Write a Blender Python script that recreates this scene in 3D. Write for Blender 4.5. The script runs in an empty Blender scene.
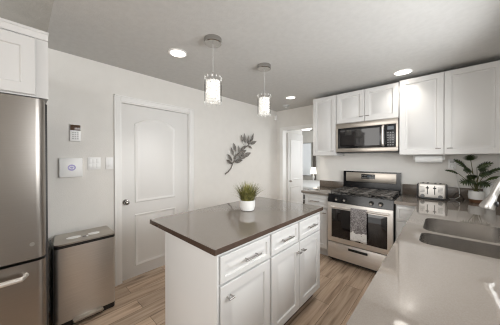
import bpy, bmesh, math, random
from mathutils import Vector, Matrix
random.seed(4)
S = bpy.context.scene
COL = S.collection
PI = math.pi

# ---------------------------------------------------------------- camera
F_PX = 211.056; YAW = 0.82561; PITCH = -0.00615; ROLL = -0.00152; V0 = 159.696; CAM_H = 1.4029
cd = bpy.data.cameras.new('camera'); cam = bpy.data.objects.new('camera', cd); COL.objects.link(cam)
cd.sensor_fit = 'HORIZONTAL'; cd.sensor_width = 36.0; cd.lens = F_PX * 36.0 / 500.0
cd.shift_x = 0.0; cd.shift_y = (V0 - 162.5) / 500.0
cd.clip_start = 0.02; cd.clip_end = 60
f0 = Vector((-math.cos(YAW), math.sin(YAW), 0)); r0 = Vector((math.sin(YAW), math.cos(YAW), 0)); u0 = Vector((0, 0, 1))
f1 = f0*math.cos(PITCH) + u0*math.sin(PITCH); u1 = u0*math.cos(PITCH) - f0*math.sin(PITCH)
r2 = r0*math.cos(ROLL) + u1*math.sin(ROLL); u2 = u1*math.cos(ROLL) - r0*math.sin(ROLL)
m = Matrix((r2, u2, -f1)).transposed().to_4x4(); m.translation = Vector((0, 0, CAM_H))
cam.matrix_world = m
S.camera = cam
S.cycles.filter_width = 1.15

# ---------------------------------------------------------------- world, added fill lights, exposure
S.view_settings.view_transform = 'Standard'; S.view_settings.look = 'None'
S.view_settings.exposure = 0.34; S.view_settings.gamma = 1.0; S.view_settings.use_curve_mapping = False
w = bpy.data.worlds.new('world'); S.world = w; w.use_nodes = True
w.node_tree.nodes['Background'].inputs[0].default_value = (1.0, 0.985, 0.965, 1)
w.node_tree.nodes['Background'].inputs[1].default_value = 1.3

def area(name, loc, direction, sx, sy, power, color=(1, 1, 1), shape='RECTANGLE', spread=None):
    l = bpy.data.lights.new(name, 'AREA'); l.shape = shape; l.size = sx
    if shape == 'RECTANGLE': l.size_y = sy
    l.energy = power; l.color = color
    if spread: l.spread = spread
    o = bpy.data.objects.new(name, l); COL.objects.link(o); o.location = loc
    o.rotation_euler = Vector(direction).to_track_quat('-Z', 'Y').to_euler()
    return o
area('added_window_light', (0.66, 1.55, 1.62), (-1, 0, -0.05), 2.0, 1.0, 36, (0.95, 0.98, 1.0))  # added light outside an unseen window, brightens worktop and left wall
area('living_room_fill', (-1.2, -3.6, 1.9), (0, 1, 0.1), 3.4, 1.6, 40, (1.0, 0.97, 0.93))  # added fill light behind the camera, no window built there
area('bedroom_fill', (-1.36, 5.4, 1.5), (-1, -0.25, 0), 1.6, 1.4, 36, (0.95, 0.98, 1.0))  # added fill light brightening the passage door, the wall has no window

# ---------------------------------------------------------------- materials
def mat(name, col, rough=0.5, metal=0.0, spec=0.5, emit=None, estr=0, coat=0, ior=1.5):
    mm = bpy.data.materials.new(name); mm.use_nodes = True
    b = mm.node_tree.nodes['Principled BSDF']
    b.inputs['Base Color'].default_value = (*col, 1); b.inputs['Roughness'].default_value = rough
    b.inputs['Metallic'].default_value = metal; b.inputs['Specular IOR Level'].default_value = spec
    b.inputs['IOR'].default_value = ior; b.inputs['Coat Weight'].default_value = coat
    b.inputs['Coat Roughness'].default_value = 0.04
    if emit: b.inputs['Emission Color'].default_value = (*emit, 1); b.inputs['Emission Strength'].default_value = estr
    return mm
def nodes(mm): return mm.node_tree.nodes, mm.node_tree.links, mm.node_tree.nodes['Principled BSDF']
def noise_mat(name, c1, c2, scale, rough=0.5, metal=0, stretch=(1, 1, 1), bump=0, bscale=None, detail=4, lo=0.35, hi=0.65, spec=0.5, ior=1.5, rvar=0):
    mm = mat(name, c1, rough, metal, spec, ior=ior); N, L, b = nodes(mm)
    tc = N.new('ShaderNodeTexCoord'); mp = N.new('ShaderNodeMapping'); mp.inputs['Scale'].default_value = stretch
    L.new(tc.outputs['Object'], mp.inputs[0])
    nz = N.new('ShaderNodeTexNoise'); nz.inputs['Scale'].default_value = scale; nz.inputs['Detail'].default_value = detail
    L.new(mp.outputs[0], nz.inputs['Vector'])
    cr = N.new('ShaderNodeValToRGB'); e = cr.color_ramp.elements
    e[0].position = lo; e[0].color = (*c1, 1); e[1].position = hi; e[1].color = (*c2, 1)
    L.new(nz.outputs['Fac'], cr.inputs[0]); L.new(cr.outputs[0], b.inputs['Base Color'])
    if rvar:
        mr = N.new('ShaderNodeMapRange'); mr.inputs['To Min'].default_value = rough - rvar; mr.inputs['To Max'].default_value = rough + rvar
        L.new(nz.outputs['Fac'], mr.inputs[0]); L.new(mr.outputs[0], b.inputs['Roughness'])
    if bump:
        n2 = N.new('ShaderNodeTexNoise'); n2.inputs['Scale'].default_value = bscale or scale; n2.inputs['Detail'].default_value = 3
        L.new(tc.outputs['Object'], n2.inputs['Vector'])
        bp = N.new('ShaderNodeBump'); bp.inputs['Strength'].default_value = bump; bp.inputs['Distance'].default_value = 0.01
        L.new(n2.outputs['Fac'], bp.inputs['Height']); L.new(bp.outputs[0], b.inputs['Normal'])
    return mm

M = {}
M['wall'] = noise_mat('wall_paint', (0.80, 0.78, 0.742), (0.82, 0.80, 0.762), 9, 0.7, bump=0.12, bscale=110)
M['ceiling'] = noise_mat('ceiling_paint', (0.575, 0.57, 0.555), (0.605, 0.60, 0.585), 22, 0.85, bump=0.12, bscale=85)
M['trim'] = mat('white_trim_paint', (0.88, 0.87, 0.85), 0.35)
M['door'] = mat('white_door_paint', (0.83, 0.82, 0.80), 0.38)
M['cab'] = mat('white_cabinet_lacquer', (0.665, 0.658, 0.645), 0.36)
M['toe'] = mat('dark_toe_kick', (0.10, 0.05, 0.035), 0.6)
M['stone'] = noise_mat('taupe_quartz', (0.178, 0.154, 0.132), (0.205, 0.180, 0.157), 300, 0.045, detail=6, spec=0.8, ior=1.6)
M['edge'] = mat('shaded_polished_stone_edge', (0.075, 0.05, 0.038), 0.12)  # stone darkened: shade on the island edge put into the colour
M['ceiling_living'] = noise_mat('living_ceiling_shaded', (0.43, 0.415, 0.385), (0.46, 0.445, 0.415), 14, 0.85, bump=0.22, bscale=75)  # shade of the sloped ceiling put into a darker, warmer colour
M['splash'] = noise_mat('brown_backsplash_stone', (0.11, 0.085, 0.066), (0.155, 0.125, 0.10), 160, 0.2, detail=5)
M['steel'] = noise_mat('brushed_steel', (0.62, 0.585, 0.545), (0.70, 0.665, 0.625), 14, 0.38, 0.9, (0.4, 0.4, 30), detail=3, rvar=0.05)
M['fsteel'] = noise_mat('fridge_steel', (0.335, 0.31, 0.285), (0.348, 0.323, 0.298), 10, 0.28, 1, (0.3, 0.3, 40), detail=2, rvar=0.008)
M['hsteel'] = noise_mat('horizontal_brushed_steel', (0.68, 0.645, 0.605), (0.76, 0.72, 0.68), 14, 0.42, 0.8, (0.4, 0.4, 40), detail=3, rvar=0.05)
M['sinksteel'] = noise_mat('sink_steel', (0.40, 0.38, 0.355), (0.48, 0.455, 0.43), 12, 0.25, 1, (1, 30, 1), detail=2)
M['satin'] = mat('satin_aluminium', (0.74, 0.71, 0.67), 0.42, 0.75)
M['msteel'] = noise_mat('warm_brushed_steel', (0.44, 0.40, 0.355), (0.52, 0.48, 0.43), 14, 0.34, 1, (0.4, 0.4, 40), detail=3, rvar=0.05)
M['chrome'] = mat('polished_chrome', (0.50, 0.485, 0.465), 0.32, 1)
M['nickel'] = mat('satin_nickel', (0.47, 0.455, 0.435), 0.25, 1)
M['black'] = mat('black_plastic', (0.012, 0.012, 0.012), 0.35)
M['gloss'] = mat('black_glass', (0.010, 0.008, 0.008), 0.04, 0, 0.6)
M['enamel'] = mat('black_enamel', (0.010, 0.010, 0.011), 0.15)
M['iron'] = mat('cast_iron_grate', (0.13, 0.12, 0.11), 0.32, 0.6)
M['darkgrey'] = mat('dark_grey_case', (0.035, 0.032, 0.03), 0.5)
M['plastic'] = mat('white_plastic', (0.93, 0.93, 0.92), 0.35)
M['greyplastic'] = mat('pale_grey_plastic', (0.55, 0.55, 0.54), 0.4)
M['brownscreen'] = mat('brown_screen', (0.085, 0.045, 0.022), 0.15)
M['violet'] = mat('violet_ring_mark', (0.40, 0.36, 0.66), 0.3)
M['button'] = mat('button_grey', (0.18, 0.18, 0.18), 0.4)
M['ceramic'] = mat('white_ceramic', (0.80, 0.80, 0.78), 0.3)
M['potbrown'] = mat('brown_pot_base', (0.16, 0.075, 0.035), 0.5)
M['soil'] = mat('dark_soil', (0.03, 0.02, 0.015), 0.9)
M['grass'] = noise_mat('grass_blade_green', (0.09, 0.095, 0.022), (0.36, 0.33, 0.11), 22, 0.5)
M['leaf'] = noise_mat('lobed_leaf_green', (0.022, 0.038, 0.014), (0.06, 0.085, 0.028), 14, 0.35)
M['leaflight'] = noise_mat('young_leaf_green', (0.05, 0.075, 0.018), (0.10, 0.125, 0.035), 14, 0.4)
M['stem'] = mat('leaf_stem', (0.13, 0.13, 0.05), 0.5)
M['pewter'] = noise_mat('aged_pewter', (0.12, 0.11, 0.10), (0.34, 0.315, 0.29), 40, 0.45, 0.6)
M['paper'] = mat('paper_towel', (0.84, 0.84, 0.83), 0.9)
M['cord'] = mat('white_cord', (0.7, 0.69, 0.66), 0.5)
M['bed'] = noise_mat('white_bedding', (0.80, 0.80, 0.80), (0.86, 0.86, 0.86), 6, 0.9)
M['curtain'] = mat('dark_curtain', (0.16, 0.145, 0.13), 0.9)
M['wood'] = mat('dark_wood', (0.07, 0.045, 0.03), 0.5)
M['display'] = mat('clock_display', (0.012, 0.014, 0.018), 0.08, emit=(0.3, 0.5, 0.7), estr=0.05)
M['lamp'] = mat('lit_downlight', (1, 1, 1), 0.5, emit=(1.0, 0.95, 0.86), estr=3.5)
M['bulb'] = mat('lit_bulb', (1, 1, 1), 0.5, emit=(1.0, 0.95, 0.87), estr=0.9)
M['lampshade'] = mat('lit_lampshade', (0.9, 0.88, 0.82), 0.8, emit=(1.0, 0.92, 0.8), estr=1.1)
M['skyglow'] = mat('bright_daylight_pane', (0.9, 0.95, 1), 0.3, emit=(0.95, 0.98, 1.0), estr=0.15)

def glass_mat(name, tint, gloss, rough=0.02):
    mm = bpy.data.materials.new(name); mm.use_nodes = True; N, L = mm.node_tree.nodes, mm.node_tree.links
    N.remove(N['Principled BSDF']); out = N['Material Output']
    t = N.new('ShaderNodeBsdfTransparent'); t.inputs[0].default_value = (*tint, 1)
    g = N.new('ShaderNodeBsdfGlossy'); g.inputs['Roughness'].default_value = rough
    lw = N.new('ShaderNodeLayerWeight'); lw.inputs['Blend'].default_value = gloss
    mx = N.new('ShaderNodeMixShader'); L.new(lw.outputs['Fresnel'], mx.inputs[0]); L.new(t.outputs[0], mx.inputs[1]); L.new(g.outputs[0], mx.inputs[2])
    L.new(mx.outputs[0], out.inputs[0]); return mm
M['glass'] = glass_mat('clear_glass', (0.99, 0.99, 0.99), 0.03)
M['pane'] = glass_mat('window_pane_glass', (0.98, 0.98, 0.98), 0.08)
def crystal_mat(glow):
    mm = bpy.data.materials.new('crystal_beads'); mm.use_nodes = True; N, L = mm.node_tree.nodes, mm.node_tree.links
    N.remove(N['Principled BSDF']); out = N['Material Output']
    t = N.new('ShaderNodeBsdfTranslucent'); t.inputs[0].default_value = (0.95, 0.94, 0.9, 1)
    d = N.new('ShaderNodeBsdfDiffuse'); d.inputs[0].default_value = (0.85, 0.85, 0.84, 1)
    g = N.new('ShaderNodeBsdfGlossy'); g.inputs['Roughness'].default_value = 0.08
    a = N.new('ShaderNodeMixShader'); a.inputs[0].default_value = 0.5; L.new(t.outputs[0], a.inputs[1]); L.new(d.outputs[0], a.inputs[2])
    b = N.new('ShaderNodeMixShader'); b.inputs[0].default_value = 0.22; L.new(a.outputs[0], b.inputs[1]); L.new(g.outputs[0], b.inputs[2])
    em = N.new('ShaderNodeEmission'); em.inputs[0].default_value = (1.0, 0.97, 0.92, 1); em.inputs[1].default_value = glow
    ad = N.new('ShaderNodeAddShader'); L.new(b.outputs[0], ad.inputs[0]); L.new(em.outputs[0], ad.inputs[1])
    L.new(ad.outputs[0], out.inputs[0]); return mm
M['crystal'] = crystal_mat(0.16); M['crystal_clear'] = crystal_mat(0.0)

def floor_mat():
    mm = mat('wood_plank_floor', (0.3, 0.2, 0.13), 0.36, spec=0.4); N, L, b = nodes(mm)
    tc = N.new('ShaderNodeTexCoord'); sp = N.new('ShaderNodeSeparateXYZ'); L.new(tc.outputs['Object'], sp.inputs[0])
    cb = N.new('ShaderNodeCombineXYZ'); L.new(sp.outputs['Y'], cb.inputs['X']); L.new(sp.outputs['X'], cb.inputs['Y'])
    br = N.new('ShaderNodeTexBrick'); br.inputs['Scale'].default_value = 1.0
    br.inputs['Brick Width'].default_value = 1.22; br.inputs['Row Height'].default_value = 0.16; br.inputs['Mortar Size'].default_value = 0.0016
    br.inputs['Color1'].default_value = (0.0, 0.0, 0.0, 1); br.inputs['Color2'].default_value = (1, 1, 1, 1); br.inputs['Mortar'].default_value = (0.3, 0.3, 0.3, 1)
    br.offset = 0.37; L.new(cb.outputs[0], br.inputs['Vector'])
    mp = N.new('ShaderNodeMapping'); mp.inputs['Scale'].default_value = (1.3, 16, 1); L.new(cb.outputs[0], mp.inputs[0])
    ad = N.new('ShaderNodeVectorMath'); ad.operation = 'MULTIPLY_ADD'; ad.inputs[1].default_value = (7, 3, 0); L.new(br.outputs['Color'], ad.inputs[0]); L.new(mp.outputs[0], ad.inputs[2])
    nz = N.new('ShaderNodeTexNoise'); nz.inputs['Scale'].default_value = 1.6; nz.inputs['Detail'].default_value = 6; nz.inputs['Distortion'].default_value = 0.7
    L.new(ad.outputs[0], nz.inputs['Vector'])
    cr = N.new('ShaderNodeValToRGB'); e = cr.color_ramp.elements
    e[0].position = 0.30; e[0].color = (0.25, 0.168, 0.115, 1); e[1].position = 0.68; e[1].color = (0.62, 0.48, 0.365, 1)
    x = cr.color_ramp.elements.new(0.48); x.color = (0.50, 0.37, 0.268, 1)
    L.new(nz.outputs['Fac'], cr.inputs[0])
    mx = N.new('ShaderNodeMix'); mx.data_type = 'RGBA'; mx.blend_type = 'MULTIPLY'; mx.inputs[0].default_value = 1.0
    mr = N.new('ShaderNodeMapRange'); mr.inputs['To Min'].default_value = 0.78; mr.inputs['To Max'].default_value = 1.12
    L.new(br.outputs['Color'], mr.inputs[0]); L.new(cr.outputs[0], mx.inputs[6]); L.new(mr.outputs[0], mx.inputs[7])
    m2 = N.new('ShaderNodeMix'); m2.data_type = 'RGBA'; L.new(br.outputs['Fac'], m2.inputs[0]); L.new(mx.outputs[2], m2.inputs[6]); m2.inputs[7].default_value = (0.07, 0.045, 0.03, 1)
    L.new(m2.outputs[2], b.inputs['Base Color']); return mm
M['floor'] = floor_mat()

def towel_mat():
    mm = mat('printed_tea_towel', (0.8, 0.8, 0.78), 0.95, spec=0.1); N, L, b = nodes(mm)
    tc = N.new('ShaderNodeTexCoord'); sp = N.new('ShaderNodeSeparateXYZ'); L.new(tc.outputs['Object'], sp.inputs[0])
    nz = N.new('ShaderNodeTexNoise'); nz.inputs['Scale'].default_value = 90; nz.inputs['Detail'].default_value = 4; L.new(tc.outputs['Object'], nz.inputs['Vector'])
    c1 = N.new('ShaderNodeValToRGB'); c1.color_ramp.elements[0].position = 0.42; c1.color_ramp.elements[0].color = (0.15, 0.135, 0.135, 1)
    c1.color_ramp.elements[1].position = 0.62; c1.color_ramp.elements[1].color = (0.36, 0.34, 0.335, 1); L.new(nz.outputs['Fac'], c1.inputs[0])
    wv = N.new('ShaderNodeTexNoise'); wv.inputs['Scale'].default_value = 20; L.new(tc.outputs['Object'], wv.inputs['Vector'])
    a = N.new('ShaderNodeMath'); a.operation = 'MULTIPLY_ADD'; a.inputs[1].default_value = 0.10; L.new(wv.outputs['Fac'], a.inputs[0]); L.new(sp.outputs['Z'], a.inputs[2])
    # grey print above, white below, dark small marks on the hem
    g = N.new('ShaderNodeMath'); g.operation = 'GREATER_THAN'; g.inputs[1].default_value = 0.535; L.new(a.outputs[0], g.inputs[0])
    c2 = N.new('ShaderNodeValToRGB'); c2.color_ramp.elements[0].position = 0.30; c2.color_ramp.elements[0].color = (0.25, 0.23, 0.22, 1)
    c2.color_ramp.elements[1].position = 0.40; c2.color_ramp.elements[1].color = (0.74, 0.73, 0.71, 1); L.new(nz.outputs['Fac'], c2.inputs[0])
    mx = N.new('ShaderNodeMix'); mx.data_type = 'RGBA'; L.new(g.outputs[0], mx.inputs[0]); L.new(c2.outputs[0], mx.inputs[6]); L.new(c1.outputs[0], mx.inputs[7])
    L.new(mx.outputs[2], b.inputs['Base Color']); return mm
M['towel'] = towel_mat()

# ---------------------------------------------------------------- mesh helpers
class MB:
    def __init__(self): self.bm = bmesh.new()
    def box(self, x0, x1, y0, y1, z0, z1, bev=0, seg=2):
        b = bmesh.new(); bmesh.ops.create_cube(b, size=1)
        for v in b.verts:
            v.co = Vector(((x0+x1)/2 + v.co.x*(x1-x0), (y0+y1)/2 + v.co.y*(y1-y0), (z0+z1)/2 + v.co.z*(z1-z0)))
        if bev: bmesh.ops.bevel(b, geom=list(b.edges), offset=bev, segments=seg, affect='EDGES', profile=0.5)
        self._merge(b); return self
    def _merge(self, b):
        me = bpy.data.meshes.new('tmp'); b.to_mesh(me); b.free(); self.bm.from_mesh(me); bpy.data.meshes.remove(me)
    def cyl(self, p0, p1, r, r2=None, seg=20, bev=0):
        p0, p1 = Vector(p0), Vector(p1); r2 = r if r2 is None else r2
        b = bmesh.new(); bmesh.ops.create_cone(b, cap_ends=True, segments=seg, radius1=r, radius2=r2, depth=(p1-p0).length)
        if bev:
            bmesh.ops.bevel(b, geom=[e for e in b.edges if len([f for f in e.link_faces if len(f.verts) > 4])], offset=bev, segments=2, affect='EDGES')
        q = (p1-p0).to_track_quat('Z', 'Y').to_matrix().to_4x4(); q.translation = (p0+p1)/2
        bmesh.ops.transform(b, matrix=q, verts=b.verts); self._merge(b); return self
    def tube(self, pts, r, seg=8, radii=None):
        pts = [Vector(p) for p in pts]; n = len(pts); rings = []
        prev = None
        for i, p in enumerate(pts):
            t = (pts[min(i+1, n-1)] - pts[max(i-1, 0)]).normalized()
            if prev is None:
                a = Vector((0, 0, 1)) if abs(t.z) < 0.9 else Vector((1, 0, 0)); nx = t.cross(a).normalized()
            else: nx = (prev - t*prev.dot(t)).normalized()
            prev = nx; ny = t.cross(nx); rr = radii[i] if radii else r
            rings.append([self.bm.verts.new(p + nx*rr*math.cos(2*PI*k/seg) + ny*rr*math.sin(2*PI*k/seg)) for k in range(seg)])
        for a, b in zip(rings, rings[1:]):
            for k in range(seg): self.bm.faces.new((a[k], a[(k+1) % seg], b[(k+1) % seg], b[k]))
        self.bm.faces.new(rings[0][::-1]); self.bm.faces.new(rings[-1]); return self
    def lathe(self, prof, c, seg=28, axis=None):
        c = Vector(c); rings = []
        for r, z in prof:
            rings.append([self.bm.verts.new(c + Vector((max(r, 1e-4)*math.cos(2*PI*k/seg), max(r, 1e-4)*math.sin(2*PI*k/seg), z))) for k in range(seg)])
        for a, b in zip(rings, rings[1:]):
            for k in range(seg): self.bm.faces.new((a[k], a[(k+1) % seg], b[(k+1) % seg], b[k]))
        return self
    def ico(self, c, r, sub=1, scale=(1, 1, 1)):
        b = bmesh.new(); bmesh.ops.create_icosphere(b, subdivisions=sub, radius=r)
        for v in b.verts: v.co = Vector(c) + Vector((v.co.x*scale[0], v.co.y*scale[1], v.co.z*scale[2]))
        self._merge(b); return self
    def prism(self, poly, z0, z1):
        lo = [self.bm.verts.new((x, y, z0)) for x, y in poly]; hi = [self.bm.verts.new((x, y, z1)) for x, y in poly]
        n = len(poly)
        for k in range(n): self.bm.faces.new((lo[k], lo[(k+1) % n], hi[(k+1) % n], hi[k]))
        self.bm.faces.new(lo[::-1]); self.bm.faces.new(hi); return self
    def rings(self, o, A, N, loops, fill=True, back=True):
        # nested loops of (a, z, depth): raised or sunk mouldings on a face with corner o, width axis A, normal N
        o, A, N = Vector(o), Vector(A), Vector(N); prev = None
        for lp in loops:
            vs = [self.bm.verts.new(o + A*a + Vector((0, 0, z)) + N*d) for a, z, d in lp]
            if prev is None:
                if back: self.bm.faces.new(vs[::-1])
            else:
                n = len(vs)
                for k in range(n): self.bm.faces.new((prev[k], prev[(k+1) % n], vs[(k+1) % n], vs[k]))
            prev = vs
        if fill: self.bm.faces.new(prev)
        return self
    def panel(self, o, A, N, wd, h, t=0.02, fw=0.055, raised=True):
        prof = [(0, 0), (0, t-0.003), (0.003, t), (fw, t), (fw+0.004, t-0.011), (fw+0.018, t-0.011)]
        if raised: prof += [(fw+0.036, t-0.001)]
        lim = min(wd, h)/2 - 0.004
        prof = [p for p in prof if p[0] < lim]
        self.rings(o, A, N, [[(i, i, d), (wd-i, i, d), (wd-i, h-i, d), (i, h-i, d)] for i, d in prof]); return self
    def plate(self, poly, holes, z0, z1):
        # flat slab with holes
        tops = []
        for z, flip in ((z1, False), (z0, True)):
            b = bmesh.new(); ed = []
            for lp in [poly] + holes:
                vs = [b.verts.new((x, y, z)) for x, y in lp]
                for k in range(len(vs)): ed.append(b.edges.new((vs[k], vs[(k+1) % len(vs)])))
            bmesh.ops.triangle_fill(b, edges=ed, use_beauty=True)
            self._merge(b)
        for lp in [poly] + holes:
            n = len(lp); lo = [self.bm.verts.new((x, y, z0)) for x, y in lp]; hi = [self.bm.verts.new((x, y, z1)) for x, y in lp]
            for k in range(n): self.bm.faces.new((lo[k], lo[(k+1) % n], hi[(k+1) % n], hi[k]))
        bmesh.ops.remove_doubles(self.bm, verts=self.bm.verts, dist=1e-5); return self
    def build(self, name, material, parent=None, smooth=True, local=False):
        me = bpy.data.meshes.new(name)
        bmesh.ops.recalc_face_normals(self.bm, faces=self.bm.faces)
        if parent is not None and not local:
            r = parent
            while r.parent: r = r.parent
            bmesh.ops.translate(self.bm, verts=self.bm.verts, vec=-r.location)
        self.bm.to_mesh(me); self.bm.free()
        me.materials.append(M[material] if isinstance(material, str) else material)
        if smooth:
            for p in me.polygons: p.use_smooth = True
            me.set_sharp_from_angle(angle=math.radians(35))
        o = bpy.data.objects.new(name, me); COL.objects.link(o)
        if parent is not None: o.parent = parent
        return o
def rrect(x0, x1, y0, y1, r, n=6):
    pts = []
    for cx, cy, a in ((x1-r, y1-r, 0), (x0+r, y1-r, PI/2), (x0+r, y0+r, PI), (x1-r, y0+r, 1.5*PI)):
        for k in range(n+1): pts.append((cx + r*math.cos(a + PI/2*k/n), cy + r*math.sin(a + PI/2*k/n)))
    return pts
def thing(name, label, cat, loc, group=None):
    o = bpy.data.objects.new(name, None); COL.objects.link(o); o.location = loc; o.empty_display_size = 0.05
    o['label'] = label; o['category'] = cat
    if group: o['group'] = group
    return o
def struct(o): o['kind'] = 'structure'; return o
def sroot(name, loc):
    o = bpy.data.objects.new(name, None); COL.objects.link(o); o.location = loc; o.empty_display_size = 0.05
    return struct(o)
def dup(root, loc, label):
    r = root.copy(); COL.objects.link(r); r.location = loc; r['label'] = label
    for ch in list(root.children):
        c = ch.copy(); COL.objects.link(c); c.parent = r
        for g in list(ch.children):
            d = g.copy(); COL.objects.link(d); d.parent = c
    return r
def tag(o, label, cat, group=None):
    o['label'] = label; o['category'] = cat
    if group: o['group'] = group
    return o

LX = -2.664; CZ = 2.414; RW = 3.54; HW = 3.75; RX = 0.46; CT = 0.915; ST = 0.0345

# ---------------------------------------------------------------- room shell
struct(MB().box(-5.0, 3.0, -4.0, 7.3, -0.1, 0).build('floor', 'floor'))
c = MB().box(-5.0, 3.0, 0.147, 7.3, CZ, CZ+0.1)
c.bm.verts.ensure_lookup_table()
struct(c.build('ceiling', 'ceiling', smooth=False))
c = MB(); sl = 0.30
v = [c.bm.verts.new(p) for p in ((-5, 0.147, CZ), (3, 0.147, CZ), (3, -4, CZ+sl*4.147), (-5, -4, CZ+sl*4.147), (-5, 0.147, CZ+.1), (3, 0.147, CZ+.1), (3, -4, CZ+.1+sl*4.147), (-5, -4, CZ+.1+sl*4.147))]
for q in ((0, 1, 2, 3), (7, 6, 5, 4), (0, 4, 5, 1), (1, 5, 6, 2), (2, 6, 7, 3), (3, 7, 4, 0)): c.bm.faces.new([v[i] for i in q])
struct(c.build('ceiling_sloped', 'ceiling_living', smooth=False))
# left wall with the pantry door opening
D0, D1, DH = 0.752, 1.619, 2.045
struct(MB().box(LX-.12, LX, -1.2, D0, 0, CZ).box(LX-.12, LX, D1, HW+.12, 0, CZ).box(LX-.12, LX, D0, D1, DH, CZ).build('wall_left', 'wall', smooth=False))
struct(MB().box(-1.6, RX+.14, RW, HW+.12, 0, CZ).build('wall_back', 'wall', smooth=False))
# hall wall with doorway
H0, H1, HH = -2.52, -1.66, 2.005
struct(MB().box(LX, H0, HW, HW+.12, 0, CZ).box(H0, -1.6, HW, HW+.12, HH, CZ).box(H1, -1.6, HW, HW+.12, 0, HH).build('wall_hall', 'wall', smooth=False))
struct(MB().box(H0-.065, H0-.002, HW-.016, HW, 0, HH+.05).box(H0-.002, H1, HW-.016, HW, HH, HH+.05).box(H0-.002, H0+.012, HW-.016, HW+.13, 0, HH).box(H0+.012, H1, HW-.01, HW+.13, HH-.012, HH).build('trim_1', 'trim'))
# right wall, with an unseen window added above the sink for light
W0, W1, WZ0, WZ1 = 0.55, 2.55, 1.12, 2.12
struct(MB().box(RX, RX+.14, -0.9, W0, 0, CZ).box(RX, RX+.14, W1, RW, 0, CZ).box(RX, RX+.14, W0, W1, 0, WZ0).box(RX, RX+.14, W0, W1, WZ1, CZ).build('wall_right', 'wall', smooth=False))
wn = sroot('added_window', (RX+.07, (W0+W1)/2, WZ0))
f = MB()
for a in ((W0, W0+.04, WZ0, WZ1), (W1-.04, W1, WZ0, WZ1), (W0+.04, W1-.04, WZ0, WZ0+.04), (W0+.04, W1-.04, WZ1-.04, WZ1), ((W0+W1)/2-.02, (W0+W1)/2+.02, WZ0+.04, WZ1-.04)):
    f.box(RX+.05, RX+.09, *a, bev=.004)
f.build('window_frame', 'trim', wn)
MB().box(RX+.068, RX+.072, W0+.04, W1-.04, WZ0+.04, WZ1-.04).build('window_pane', 'pane', wn)
# bedroom beyond the doorway
struct(MB().box(-2.62, H0, HW+.12, 4.58, 0, CZ).build('wall_passage', 'wall', smooth=False))
struct(MB().box(-5.0, -1.2, 7.2, 7.3, 0, CZ).build('wall_bedroom', 'wall', smooth=False))
struct(MB().box(-1.3, -1.2, HW+.12, 7.2, 0, CZ).build('wall_bedroom_right', 'wall', smooth=False))
struct(MB().box(-5.0, -4.9, 4.0, 7.2, 0, CZ).build('wall_bedroom_left', 'wall', smooth=False))
struct(MB().box(-5.0, -2.62, 4.48, 4.58, 0, CZ).build('wall_bedroom_near', 'wall', smooth=False))

# ---------------------------------------------------------------- left door
dr = sroot('door_1', (LX, (D0+D1)/2, 0))
cs = MB(); cw = 0.063
for a in ((D0-cw, D0, 0, DH+cw), (D1, D1+cw, 0, DH+cw), (D0, D1, DH, DH+cw)):
    cs.box(LX, LX+.014, *a, bev=.004)
for a in ((D0-cw, D0-cw+.016, 0, DH+cw), (D1+cw-.016, D1+cw, 0, DH+cw), (D0-cw, D1+cw, DH+cw-.016, DH+cw)):
    cs.box(LX+.004, LX+.020, *a, bev=.004)
cs.build('door_casing', 'trim', dr)
jm = MB()
for a in ((D0, D0+.012, 0, DH), (D1-.012, D1, 0, DH), (D0+.012, D1-.012, DH-.012, DH)): jm.box(LX-.12, LX+.003, *a)
jm.build('door_jamb', 'trim', dr)
XL = LX - .022
lf = MB().box(XL-.036, XL, D0+.015, D1-.015, 0.012, DH-.015, bev=.002)
def arch_loop(y0, y1, z0, z1, rise, d, h, n=14):
    y0 += d; y1 -= d; z0 += d; z1 -= d
    pts = [(y0, z0, h), (y1, z0, h)]
    for k in range(n+1):
        t = k/n; y = y1 + (y0-y1)*t; pts.append((y, z1 + rise*(1-(2*t-1)**2), h))
    return pts
prof = [(0, 0), (.007, .009), (.014, .009), (.026, .001), (.038, .001), (.07, .007)]
lf.rings((XL, 0, 0), (0, 1, 0), (1, 0, 0), [arch_loop(.905, 1.415, .882, 1.815, .085, d, h) for d, h in prof], back=False)
lf.rings((XL, 0, 0), (0, 1, 0), (1, 0, 0), [arch_loop(.905, 1.415, .13, .745, 0.0, d, h) for d, h in prof], back=False)
lf.build('door_leaf', 'door', dr)
kb = MB().cyl((XL, .808, .905), (XL+.008, .808, .905), .032, bev=.002).cyl((XL+.008, .808, .905), (XL+.036, .808, .905), .011)
kb.ico((XL+.052, .808, .905), .028, 3, (.75, 1, 1)); kb.build('door_knob', 'nickel', dr)

# white door in the passage beyond the doorway
d2 = sroot('door_2', (H0, 4.2, 0))
l2 = MB().box(H0+.002, H0+.034, 3.90, 4.55, .01, 1.955, bev=.002)
for z0, z1 in ((.15, .78), (.92, 1.82)):
    l2.rings((H0+.034, 0, 0), (0, 1, 0), (1, 0, 0), [arch_loop(4.0, 4.45, z0, z1, 0, d, h) for d, h in prof], back=False)
l2.build('door_leaf', 'door', d2)
MB().cyl((H0+.034, 3.95, .91), (H0+.06, 3.95, .91), .012).ico((H0+.075, 3.95, .91), .026, 2).build('door_knob', 'nickel', d2)

# baseboards
struct(MB().box(LX, LX+.014, D1+cw, HW, 0, .10, bev=.004).box(LX, LX+.014, .13, D0-cw, 0, .10, bev=.004).build('baseboard_left', 'trim'))
struct(MB().box(LX+.014, H0-.067, HW-.013, HW, 0, .10, bev=.004).build('baseboard_hall', 'trim'))

# ---------------------------------------------------------------- cabinets
def bar_pull(root_part, c, axis, out, length, r=.005, stand=.03):
    c, axis, out = Vector(c), Vector(axis), Vector(out); h = MB()
    h.cyl(c - axis*length/2 + out*stand, c + axis*length/2 + out*stand, r, seg=12, bev=.001)
    for s in (-1, 1): h.cyl(c + axis*s*length*.32, c + axis*s*length*.32 + out*stand, r*.85, seg=10)
    return h.build('handle', 'nickel', root_part)
X, Y = Vector((1, 0, 0)), Vector((0, 1, 0))

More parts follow.
